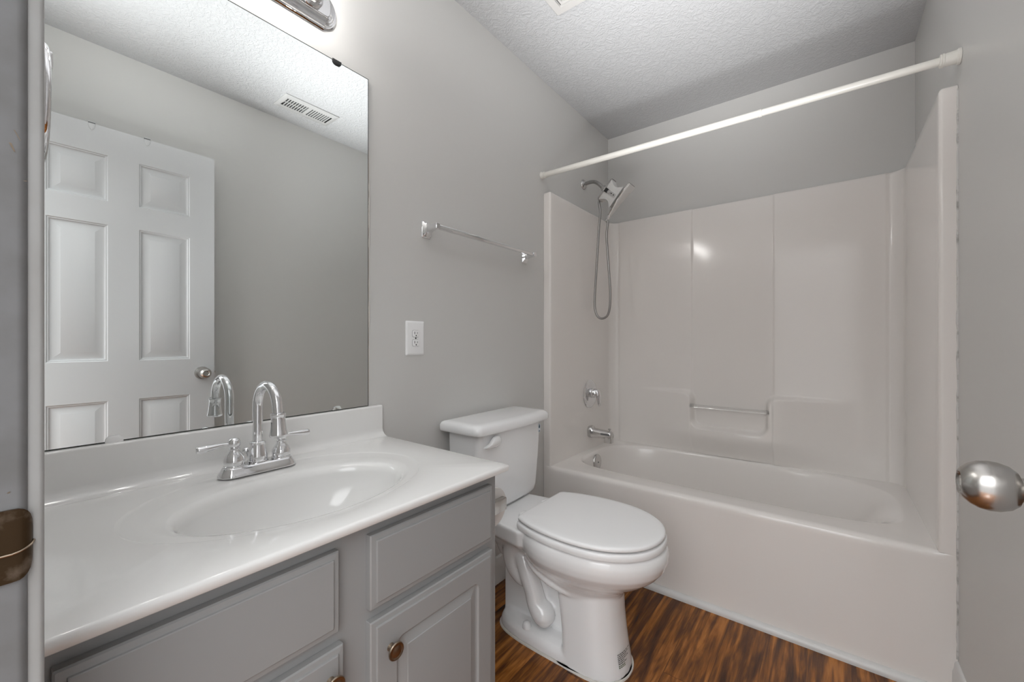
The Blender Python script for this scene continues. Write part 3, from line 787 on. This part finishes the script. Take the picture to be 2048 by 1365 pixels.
# seat and lid
def seat_o(z, d=0.0):
    xb = .318 - d*0.4
    return [(max(x, xb), y, zz) for x, y, zz in egg(.215-d, .777+d, .197+d, z, nb=2.15, nf=2.15, xm=.530)]
sm_ = MB().loft([seat_o(.4325, -.006), seat_o(.4345, -.001), seat_o(.443, .0005), seat_o(.4515, -.0005), seat_o(.4540, -.003), seat_o(.4546, -.007), seat_o(.4546, -.016), egg(.36, .72, .14, .4500), egg(.37, .71, .13, .440)], True, True)
obj('seat', sm_, 'plastic', to, 50)
sm_ = MB().loft([seat_o(.4600, -.022), seat_o(.4604, -.0065), seat_o(.4630, -.0042), seat_o(.4690, -.0046), seat_o(.4725, -.0075), seat_o(.4742, -.013), seat_o(.4752, -.030), egg(.40, .70, .10, .4772)], True, True)
obj('seat_lid', sm_, 'plastic', to, 60)
for sgn in (-1, 1):
    obj('seat_hinge', MB().box(.283, .345, TY+sgn*.075-.019, TY+sgn*.075+.019, .4312, .4555, .006, 3), 'plastic', to)
# tank
def tk(z, x1, hw, bow, x0=.030, r=.026, n=8):
    out = []
    # outline with a gently bowed front
    for (ca, cb, t0) in ((x1-r, hw-r, 0), (x0+.012, hw-.012, pi/2), (x0+.012, -(hw-.012), pi), (x1-r, -(hw-r), 1.5*pi)):
        q = r if ca > .08 else .012
        for k in range(n+1):
            t_ = t0 + pi/2*k/n
            out.append((ca + q*cos(t_), TY + cb + q*sin(t_), z))
    # add bow between the two front corners
    front = [(x1 + bow*(1-(2*j/12-1)**2), TY + (-(hw-r)) + 2*(hw-r)*j/12, z) for j in range(1, 12)]
    return out + front
mb = MB().loft([tk(.4325, .150, .150, .006), tk(.4340, .166, .172, .008), tk(.448, .176, .185, .010), tk(.47, .179, .190, .011), tk(.60, .186, .197, .012), tk(.700, .190, .2005, .013), tk(.7475, .191, .201, .013)], True, True)
obj('tank', mb, 'porcelain', to, 45)
mb = MB().loft([tk(.7445, .205, .222, .012, .016), tk(.7450, .214, .2315, .013, .013), tk(.7500, .2165, .234, .013, .012), tk(.7680, .2150, .233, .013, .012), tk(.7770, .209, .228, .013, .016), tk(.7815, .199, .219, .012, .024), tk(.7832, .185, .205, .010, .036)], True, True)
obj('tank_lid', mb, 'porcelain', to, 50)
# flush lever
ly, lz = TY-.118, .705
xt = .2005
def lev_ring(x, k):
    pts_ = [(-.078, -.006), (-.060, -.002), (-.045, .003), (-.034, .014), (-.024, .023), (-.010, .0275), (.004, .026), (.013, .018), (.017, .006), (.014, -.003), (.002, -.010), (-.02, -.013), (-.045, -.0125), (-.066, -.0115)]
    cyy, czz = -.022, .003
    return [(x, ly + cyy + (a-cyy)*k, lz + czz + (b_-czz)*k) for a, b_ in pts_]
obj('flush_lever', MB().loft([lev_ring(xt+.0016, .93), lev_ring(xt+.006, 1.0), lev_ring(xt+.0125, .97), lev_ring(xt+.0165, .80)], True, True), 'plastic', to, 50)
obj('lever_pivot', MB().lathe([(.0135, -.012), (.0135, .003), (.0, .003)], (xt, ly, lz+.004), (1, 0, 0), 20), 'plastic', to)
# drop sticker on the tank, upper right of the front
yy = TY+.181; xs = .1905
st = obj('tank_sticker', MB().loft([[(xs-.0004+.0002, p, q) for p, q in rrect(yy-.009, yy+.009, .690, .727, .006, 4)], [(xs+.0012, p, q) for p, q in rrect(yy-.009, yy+.009, .690, .727, .006, 4)]], True, True), 'sticker', to)
drop = [(0, .013), (.0028, .0065), (.0045, .001), (.0045, -.003), (.002, -.0062), (-.002, -.0062), (-.0045, -.003), (-.0045, .001), (-.0028, .0065)]
obj('drop_mark', MB().loft([[(xs+.0013, yy+a, .713+b_) for a, b_ in drop], [(xs+.0017, yy+a, .713+b_) for a, b_ in drop]], True, True).box(xs+.0013, xs+.0017, yy-.004, yy+.004, .6925, .6965), 'blueink', st)
# printed notice low on the front of the pedestal: rows of small type
def ped_pt(z, ang):
    xf = .6645 - (z-.02)*0.15; xb = .462; xm = xb+(xf-xb)*0.42; hw = .1062
    c, s = cos(ang), sin(ang)
    return Vector((xm + (xf-xm)*abs(c)**(2/2.3), TY + hw*math.copysign(abs(s)**(2/2.3), s), z))
def notice(mb, z0, z1, a0, a1, e=0.0022):
    ctr = Vector((.55, TY, 0)); r1, r2 = [], []
    for k in range(9):
        a = radians(a0 + (a1-a0)*k/8)
        for zz, r_ in ((z0, r1), (z1, r2)):
            p = ped_pt(zz, a); n = Vector((p.x-ctr.x, p.y-ctr.y, 0)).normalized(); r_.append(p + n*e)
    mb.loft([r1, r2], closed=False)
nb = MB(); rows_ = [(.080, -26, 6), (.0745, -26, 2), (.069, -26, -4), (.0635, -26, 0), (.058, -26, -10), (.0525, -26, -4)]
random.seed(5)
for z_, a0, a1 in rows_:
    a = a0
    while a < a1:
        w_ = random.uniform(2.0, 5.0); notice(nb, z_, z_+.0028, a, min(a+w_, a1)); a += w_+1.0
obj('printed_notice', nb, 'ink', to)
nb = MB()
for z_ in (.046, .041):
    a = -26
    while a < -12:
        w_ = random.uniform(2, 4); notice(nb, z_, z_+.0028, a, a+w_); a += w_+1
obj('printed_notice', nb, 'greenink', to)

# ------------------------------------------------------------------ paper roll and its holder on the side of the cabinet
th = thing('paper_holder', 'chrome toilet paper holder on the side of the vanity cabinet', 'holder', (.43, CY1, .64))
RY, RZ = .8475, .642
for xa in (.3425, .4805):
    rings = []
    for y, hx, hz in ((CY1+.0004, .014, .026), (CY1+.004, .014, .026), (CY1+.012, .0095, .019), (CY1+.05, .0085, .0175), (RY+.022, .0085, .0175), (RY+.024, .0075, .0165)):
        rings.append([(p, y, q) for p, q in rrect(xa-hx, xa+hx, RZ-hz, RZ+hz, .003, 2)])
    obj('arm', MB().loft(rings, True, True), 'brushed', th, 30)
obj('roller', MB().lathe([(0, 0), (.0085, 0), (.0085, .12), (0, .12)], (.3515, RY, RZ), (1, 0, 0), 18), 'plastic', th)
RZ -= .0108
pr = thing('paper_roll', 'white toilet paper roll beside the vanity cabinet end', 'paper roll', (.41, RY, RZ-.05))
obj('tissue', MB().loft([[(x, RY + r_*cos(2*pi*k/40), RZ + r_*sin(2*pi*k/40)) for k in range(40)] for x, r_ in ((.3585, .0215), (.3585, .0510), (.3595, .0525), (.4635, .0525), (.4645, .0510), (.4645, .0215), (.3585, .0215))]), 'paper', pr, 30)
obj('core', MB().loft([[(x, RY + r_*cos(2*pi*k/32), RZ + r_*sin(2*pi*k/32)) for k in range(32)] for x, r_ in ((.3585, .0195), (.3585, .0213), (.4643, .0213), (.4643, .0195), (.3585, .0195))]), 'cardboard', pr, 30)

# ------------------------------------------------------------------ one piece tub and shower surround
RIM = 0.434; STOP = 1.857
tu = thing('tub_shower_unit', 'cream white one piece fibreglass bathtub and shower surround', 'bathtub', (W/2, 2.2, 0))
IX0, IX1, IY = 0.042, 1.446, 2.550
G = 0.0008
# plan outline of the inner skin: (x, y, inward normal)
plan = []
def add(p, n): plan.append((Vector((p[0], p[1], 0)), Vector((n[0], n[1], 0))))
fr = 0.010
add((G, TUB_Y), (0, -1)); add((0.012, TUB_Y), (0, -1)); add((0.024, TUB_Y), (0, -1))
for k in range(0, 7):
    a = pi/2*k/6; add((IX0-fr+fr*sin(a), TUB_Y+fr-fr*cos(a)), (sin(a), -cos(a)))
n = 22
for k in range(1, n): add((IX0, TUB_Y+fr + (IY-0.07-TUB_Y-fr)*k/n), (1, 0))
cr = 0.060
for k in range(0, 11):
    a = pi/2*k/10; add((IX0+cr-cr*cos(a), IY-cr+cr*sin(a)), (cos(a), -sin(a)))
n = 380
for k in range(1, n): add((IX0+cr + (IX1-IX0-2*cr)*k/n, IY), (0, -1))
for k in range(0, 11):
    a = pi/2*k/10; add((IX1-cr+cr*sin(a), IY-cr+cr*cos(a)), (-sin(a), -cos(a)))
n = 22
for k in range(1, n+1): add((IX1, IY-cr - (IY-cr-TUB_Y-fr)*k/n), (-1, 0))
for k in range(1, 7):
    a = pi/2*k/6; add((IX1+fr-fr*cos(a), TUB_Y+fr-fr*sin(a)), (-cos(a), -sin(a)))
add((W-0.024, TUB_Y), (0, -1)); add((W-0.012, TUB_Y), (0, -1)); add((W-G, TUB_Y), (0, -1))
def relief(p, nrm, z):
    """how far the skin stands out from its base plane at this place"""
    if nrm.y > -0.99 or p.y < 2.4: return 0.0
    x = p.x; d = 0.0
    # shallow upright centre panel
    inpan = sstep(.538, .548, x)*(1-sstep(.944, .954, x))
    d += 0.0055*(1-inpan)
    # bowed back rest with a round cornered soap notch in the middle
    ub = min(1.0, abs(x-.75)/.52)
    depth = 0.056*(cos(pi/2*ub)**2)**0.75
    r_ = .045
    qx, qz = abs(x-.7365) - (.1835-r_), (.585 + .012*(.92-x)) - z + r_
    sd = math.hypot(max(qx, 0), max(qz, 0)) + min(max(qx, qz), 0) - r_       # notch, open at the top
    za = z - .788
    k_ = .055
    h_ = max(k_ - abs(za + sd), 0)/k_
    reg = max(za, -sd) + h_*h_*k_*0.25                                        # rounded union of both borders
    up = 1 - sstep(-.012, .010, reg)
    low = sstep(.43, .56, z)
    d += depth*up*(0.2+0.8*low)
    return d
zs = []
z = RIM
while z < STOP-0.012:
    zs.append(z); z += (0.005 if .54 < z < .83 else 0.03 if z > .83 else 0.012)
zs.append(STOP-0.012)
sur = MB(); rings = []
for z in zs:
    rings.append([(p + n_*relief(p, n_, z)) + Vector((0, 0, z)) for p, n_ in plan])
# rounded top edge that runs out to the walls
def out_pt(p, n_, e):
    q = p - n_*e
    return Vector((min(max(q.x, G), W-G), min(max(q.y, TUB_Y+0.0 if n_.y < -.5 and p.y < 2 else q.y), YB-G), 0))
for dz, e in ((0.006, 0.0015), (0.010, 0.0045), (0.012, 0.009), (0.012, 0.030)):
    rr_ = []
    for p, n_ in plan:
        pr_ = p + n_*relief(p, n_, STOP-0.012)
        if p.y < TUB_Y+0.001 and abs(n_.y) > .99:      # front strip: its top edge rounds back a little
            q = Vector((p.x, p.y + min(e, 0.030), 0))
        else:
            q = pr_ - n_*e
        q.x = min(max(q.x, G), W-G); q.y = min(q.y, YB-G)
        rr_.append(q + Vector((0, 0, STOP-0.012+dz)))
    rings.append(rr_)
sur.loft(rings, closed=False)
# fill the top ledge between skin and walls
last = rings[-1]
wallpts = []
for (p, n_), q in zip(plan, last):
    if q.y < TUB_Y+0.031 and abs(n_.y) > .99 and p.y < 2: wallpts.append(Vector((q.x, q.y+0.001, q.z)))
    elif abs(n_.x) > .99: wallpts.append(Vector((G if n_.x > 0 else W-G, q.y, q.z)))
    elif n_.y < -.99: wallpts.append(Vector((q.x, YB-G, q.z)))
    else: wallpts.append(Vector((G if p.x < .7 else W-G, YB-G, q.z)) if p.y > 2 else Vector((G if p.x < .7 else W-G, q.y, q.z)))
sur.loft([last, wallpts], closed=False)
obj('surround', sur, 'fiberglass', tu, 50)

# tub: apron, rim and basin
SEGT = 160
tub = MB()
# apron with rounded top
ap = [(TUB_Y+0.030, RIM), (TUB_Y+0.022, RIM), (TUB_Y+0.014, RIM-0.0015), (TUB_Y+0.007, RIM-0.0055), (TUB_Y+0.0025, RIM-0.012), (TUB_Y+0.0005, RIM-0.020), (TUB_Y, RIM-0.032), (TUB_Y, 0.20), (TUB_Y, 0.0008)]
rr_ = []
for y, z in ap:
    row = []
    for k in range(61):
        u = k/60; x = G + (W-2*G)*u
        # near both ends the rim edge runs into the upright flange
        f = sstep(0.0, 0.03, x-IX0+0.012)*sstep(0.0, 0.03, IX1+0.012-x)
        row.append(Vector((x, TUB_Y + (y-TUB_Y)*f, z)))
    rr_.append(row)
tub.loft(rr_, closed=False)
tub.loft([[Vector((p.x, TUB_Y+0.0305, RIM)) for p in rr_[0]], rr_[0]], closed=False)
bx0, bx1, by0, by1 = IX0-0.004, IX1+0.004, TUB_Y+0.030, IY+0.004
cxb, cyb = .735, 2.215
outer = [(x, y, RIM) for x, y in rect_dir(cxb, cyb, bx0, bx1, by0, by1, SEGT)]
def basin(x0, x1, y0, y1, z, nf_, nb_=3.0):
    out = []
    for k in range(SEGT):
        t_ = 2*pi*k/SEGT; c, s = cos(t_), sin(t_)
        a = (x1-cxb) if c > 0 else (cxb-x0); b_ = (y1-cyb) if s > 0 else (cyb-y0)
        n = nb_ if s > 0 else nf_
        r_ = (abs(c/a)**n + abs(s/b_)**n)**(-1/n)
        out.append((cxb + c*r_, cyb + s*r_, z))
    return out
rg = [outer, basin(.082, 1.405, 1.911, 2.546, RIM, 5.2), basin(.086, 1.396, 1.916, 2.543, RIM-.0012, 5.2), basin(.0915, 1.380, 1.922, 2.539, RIM-.006, 5.2), basin(.096, 1.358, 1.927, 2.534, RIM-.016, 5.0),
      basin(.100, 1.325, 1.932, 2.527, RIM-.04, 4.8), basin(.108, 1.270, 1.945, 2.514, RIM-.12, 4.4), basin(.120, 1.215, 1.965, 2.496, RIM-.22, 4.0), basin(.135, 1.165, 1.99, 2.474, RIM-.30, 3.6),
      basin(.165, 1.13, 2.02, 2.44, RIM-.345, 3.2), basin(.24, 1.04, 2.09, 2.37, RIM-.365, 2.8), basin(.50, .90, 2.17, 2.27, RIM-.370, 2.2)]
tub.loft(rg, False, True)
obj('tub', tub, 'fiberglass', tu, 60)
# clear bar across the soap notch
gb = MB().tube([(.540, IY-0.036, .709), (.932, IY-0.036, .709)], 0.0105, 20)
g_ = obj('grab_bar', gb, 'clear', tu); g_['label'] = 'clear acrylic grab bar across the soap notch'
# overflow plate and tub drain
of = MB().lathe([(0.0, -.002), (.045, -.002), (.045, .004), (.042, .008), (.036, .0095), (.0, .0105)], (.104, 2.203, .374), (1, 0, .06), 36)
o_ = obj('overflow_plate', of, 'showermetal', tu); o_['label'] = 'round satin overflow plate inside the tub end'
obj('overflow_screw', MB().lathe([(0, 0), (.004, 0), (.0035, .002), (0, .0025)], (.1147, 2.203, .3745), (1, 0, .06), 14), 'ink', o_)
obj('tub_drain', MB().lathe([(0, -.001), (.035, -.001), (.035, .002), (.026, .004), (.02, .002), (0, .003)], (.30, 2.215, RIM-.3665), (0, 0, 1), 28), 'showermetal', tu)

# ------------------------------------------------------------------ shower valve
SY = 2.233
vv = thing('shower_valve', 'round chrome shower valve trim with lever handle on the left tub wall', 'valve', (IX0, SY, .766))
obj('escutcheon', MB().lathe([(0.0, .0004), (.084, .0004), (.0845, .004), (.079, .009), (.070, .0115), (.066, .0105), (.060, .0115), (.044, .014), (.0, .014)], (IX0, SY, .766), (1, 0, 0), 48), 'chrome', vv, 50)
obj('handle_hub', MB().lathe([(.030, .013), (.029, .030), (.026, .042), (.022, .052), (.015, .058), (0, .060)], (IX0, SY, .772), (1, 0, 0), 32), 'chrome', vv, 50)
obj('lever_handle', MB().tube([(IX0+.036, SY, .788), (IX0+.049, SY, .783), (IX0+.056, SY+.001, .765), (IX0+.058, SY+.002, .742), (IX0+.061, SY+.003, .712), (IX0+.063, SY+.003, .696)], [.012, .017, .0175, .015, .012, .007], 20, sub=5, flat=0.8), 'chrome', vv, 60)

# ------------------------------------------------------------------ tub spout
sp = thing('tub_spout', 'chrome tub spout with diverter knob above the tub rim', 'spout', (IX0, SY, .54))
SZ = .541
rings = []
for x, hy, zt, zb_ in ((IX0+.0004, .029, .033, -.034), (IX0+.006, .0305, .0345, -.0355), (IX0+.022, .030, .034, -.035), (IX0+.029, .0275, .024, -.034), (IX0+.034, .0265, .022, -.033), (IX0+.08, .0245, .019, -.030), (IX0+.112, .0235, .017, -.030), (IX0+.135, .0225, .015, -.030), (IX0+.143, .020, .011, -.029), (IX0+.147, .015, .004, -.024)):
    rings.append([(x, p, q) for p, q in rrect(SY-hy, SY+hy, SZ+zb_, SZ+zt, min(hy, (zt-zb_)/2)*.75, 5)])
obj('spout_body', MB().loft(rings, True, True), 'showermetal', sp, 45)
obj('spout_outlet', MB().loft([[(x, y, z) for x, y in rrect(IX0+.100, IX0+.1465, SY-.021, SY+.021, .012, 5)] for z in (SZ-.012, SZ-.046, SZ-.0505)] + [[(x, y, SZ-.049) for x, y in rrect(IX0+.104, IX0+.1425, SY-.017, SY+.017, .009, 5)]], False, True), 'showermetal', sp, 45)
obj('diverter_knob', MB().lathe([(.0035, .012), (.0035, .021), (.0062, .023), (.0082, .027), (.0075, .031), (0, .033)], (IX0+.128, SY, SZ), (0, 0, 1), 20), 'showermetal', sp)
obj('side_groove', MB().loft([[(IX0+.083 + (.055)*k/8, SY-.0252-.0006+.0022*k/8, SZ + .0 + s_*.005 - .001*k/8) for k in range(9)] for s_ in (-1, 1)], closed=False), 'ink', sp)

# ------------------------------------------------------------------ shower head
sh = thing('wall_shower', 'satin metal shower arm with pillow shaped grey bracket above the tub end', 'shower head', (0, SY, 2.03))
obj('wall_flange', MB().lathe([(0.0, .0004), (.030, .0004), (.030, .003), (.026, .008), (.016, .013), (.0105, .016)], (0, SY, 2.030), (1, 0, 0), 32, True, True), 'showermetal', sh)
arm = [(.012, SY, 2.031), (.045, SY, 2.034), (.075, SY, 2.029), (.100, SY, 2.012), (.122, SY, 1.988), (.132, SY, 1.977)]
obj('shower_arm', MB().tube(arm, .0105, 18, sub=6), 'darkmetal', sh, 60)
NV = Vector((.76, 0, -.65)).normalized()       # where the head looks
PV = Vector((.65, 0, .76)).normalized()        # up along the plate
YV = Vector((0, 1, 0))
O = Vector((.128, SY, 1.982))
obj('ball_joint', MB().lathe([(.0135, -.004), (.017, .002), (.0195, .010), (.0195, .016), (.023, .026), (.026, .034)], O, NV, 28), 'showermetal', sh, 50)
# pillow shaped bracket with hollow flanks
hc = O + NV*.034
def prism(mb, prof, hy, m=None):
    mb.loft([[hc + NV*a + PV*b_ + YV*(s_*hy) for a, b_ in prof] for s_ in (-1, 1)], True, True)
top_, bot_ = [], []
D_ = .094
for k in range(13):
    u = k/12
    h0 = .066*(1-u) + .064*u
    h_ = h0 - .024*sin(pi*u)**1.0
    top_.append((D_*u, h_)); bot_.append((D_*u, -h_))
prof = top_ + list(reversed(bot_))
mb = MB(); prism(mb, prof, .030)
hb_ = obj('bracket', mb, 'handset', sh, 30)
for sgn in (-1, 1):
    for k in range(1, 9):                                   # fine ribs on both flanks
        v_ = -1 + 2*k/9
        if abs(v_) < .25: continue
        pts_ = [hc + NV*(D_*u) + PV*(v_*(.065 - .024*sin(pi*u))) + YV*(sgn*.0302) for u in [j/10 for j in range(11)]]
        obj('rib', MB().tube(pts_, .0011, 6), 'handset', hb_)
# chrome rim at the back plate
def rim(mb, a, h, hy, r):
    P_ = [hc + NV*a + PV*q + YV*p for p, q in rrect(-hy, hy, -h, h, .014, 5)]
    mb.tube(P_+P_[:1], r, 10, caps=False)
mb = MB(); rim(mb, 0, .066, .033, .0034)
mb.loft([[hc + NV*.0 + PV*q + YV*p for p, q in rrect(-.032, .032, -.065, .065, .013, 5)], [hc - NV*.003 + PV*q + YV*p for p, q in rrect(-.030, .030, -.062, .062, .013, 5)]], True, True)
obj('back_plate', mb, 'darkmetal', sh, 40)
# mode selector on the flank
mb = MB()
for a, b0, b1, hh_ in ((.006, -.011, .011, .034),):
    mb.loft([[hc + NV*p + PV*q + YV*(-y_) for p, q in rrect(.006, .026, -.012, .012, .003, 3)] for y_ in (.028, .0345, .0352)], True, True)
obj('selector_latch', mb, 'black', sh)
mb = MB().lathe([(.011, .028), (.011, .036), (.009, .038), (0, .038)], hc + NV*.036, -YV, 20)
mb.loft([[hc + NV*p + PV*q + YV*(-y_) for p, q in rrect(.044, .084, -.010, .010, .008, 4)] for y_ in (.028, .0335, .0340)], True, True)
obj('mode_selector', mb, 'showermetal', sh)
mb = MB()
for a in (.055, .072): mb.lathe([(0, .0335), (.0038, .0335), (.0034, .0352), (0, .0354)], hc + NV*a, -YV, 14)
obj('mode_buttons', mb, 'black', sh)
# handset docked in front: a thin curved wand with chrome edge
hs = thing('hand_shower', 'slim curved hand shower with a long looping hose, docked on the wall shower', 'hand shower', tuple(hc + NV*.1))
wand = []
for k in range(13):
    u = k/12; s_ = -.105 + .20*u
    wand.append((s_, .108 + .022*abs(u-.42)**1.6*(1.0 if u > .42 else .4) , .026*(1-.55*sstep(.45, 0, u)) if u < .45 else .028 + .012*sstep(.45, .9, u)))
rings = []
for s_, a, hw in wand:
    c_ = hc + NV*a + PV*s_
    rings.append([c_ + YV*p + NV*q for p, q in rrect(-hw, hw, -.0055, .0065, .004, 3)])
obj('wand', MB().loft(rings, True, True), 'handset', hs, 50)
mb = MB()
for sgn in (-1, 1):
    mb.tube([hc + NV*(a-.0035) + PV*s_ + YV*(sgn*(hw-.002)) for s_, a, hw in wand], .0040, 8)
mb.tube([hc + NV*(wand[-1][1]-.0035) + PV*wand[-1][0] + YV*p for p in (-wand[-1][2]+.002, wand[-1][2]-.002)], .0040, 8)
obj('chrome_edge', mb, 'darkmetal', hs, 60)
s0, a0, _ = wand[0]
en = hc + NV*a0 + PV*s0
tail = en - PV*.022
obj('hose_nut', MB().lathe([(.0075, 0), (.009, .004), (.009, .014), (.0105, .016), (.0105, .024)], tail, PV, 20), 'chrome', hs)
# hose
bb = hc - PV*.066
hose = [bb - PV*.0045, bb - PV*.010 - Vector((.001, 0, .002)), (.112, SY, 1.84), (.104, SY, 1.76), (.095, SY, 1.62), (.084, SY, 1.46), (.078, SY-.002, 1.35), (.080, SY-.004, 1.275), (.098, SY-.006, 1.228), (.128, SY-.006, 1.214), (.160, SY-.005, 1.232),
        (.174, SY-.004, 1.285), (.176, SY-.003, 1.37), (.168, SY-.002, 1.48), (.158, SY, 1.60), (.152, SY, 1.70), (.160, SY, 1.775), tail + Vector((-.004, 0, -.012)), tail + PV*.004]
ho_ = obj('hose', MB().tube(hose, .0066, 12, sub=10), 'hose', hs, 60); ho_['label'] = 'long satin metal shower hose hanging in a loop'

# ------------------------------------------------------------------ shower curtain rod
RYL, RYR, RZL, RZR = 1.777, 1.768, 1.9385, 1.9240
cr_ = thing('curtain_rod', 'almond white tension shower curtain rod above the tub', 'curtain rod', (W/2, 1.773, 1.93))
def rp(x): return Vector((x, RYL + (RYR-RYL)*x/W, RZL + (RZR-RZL)*x/W))
AX = (rp(W)-rp(0)).normalized()
obj('outer_tube', MB().tube([rp(.02), rp(.978)], .0132, 24), 'almond', cr_)
obj('tube_collar', MB().lathe([(.0132, 0), (.0140, .001), (.0140, .004), (.0134, .005), (.0140, .006), (.0140, .010), (.0122, .011)], rp(.972), AX, 24, False, False), 'almond', cr_)
obj('inner_tube', MB().tube([rp(.970), rp(W-.02)], .0120, 24), 'almond', cr_)
obj('end_cap', MB().lathe([(.0185, .0005), (.0185, .004), (.0165, .007), (.0160, .018), (.0168, .019), (.0168, .022), (.0155, .023), (.0132, .024)], rp(0), AX, 28), 'almond', cr_)
obj('end_cap', MB().lathe([(.0225, .0005), (.0225, .006), (.0195, .009), (.0180, .034), (.0195, .035), (.0195, .0385), (.0175, .0395), (.0185, .0405), (.0185, .044), (.0125, .045)], rp(W), -AX, 28), 'almond', cr_)
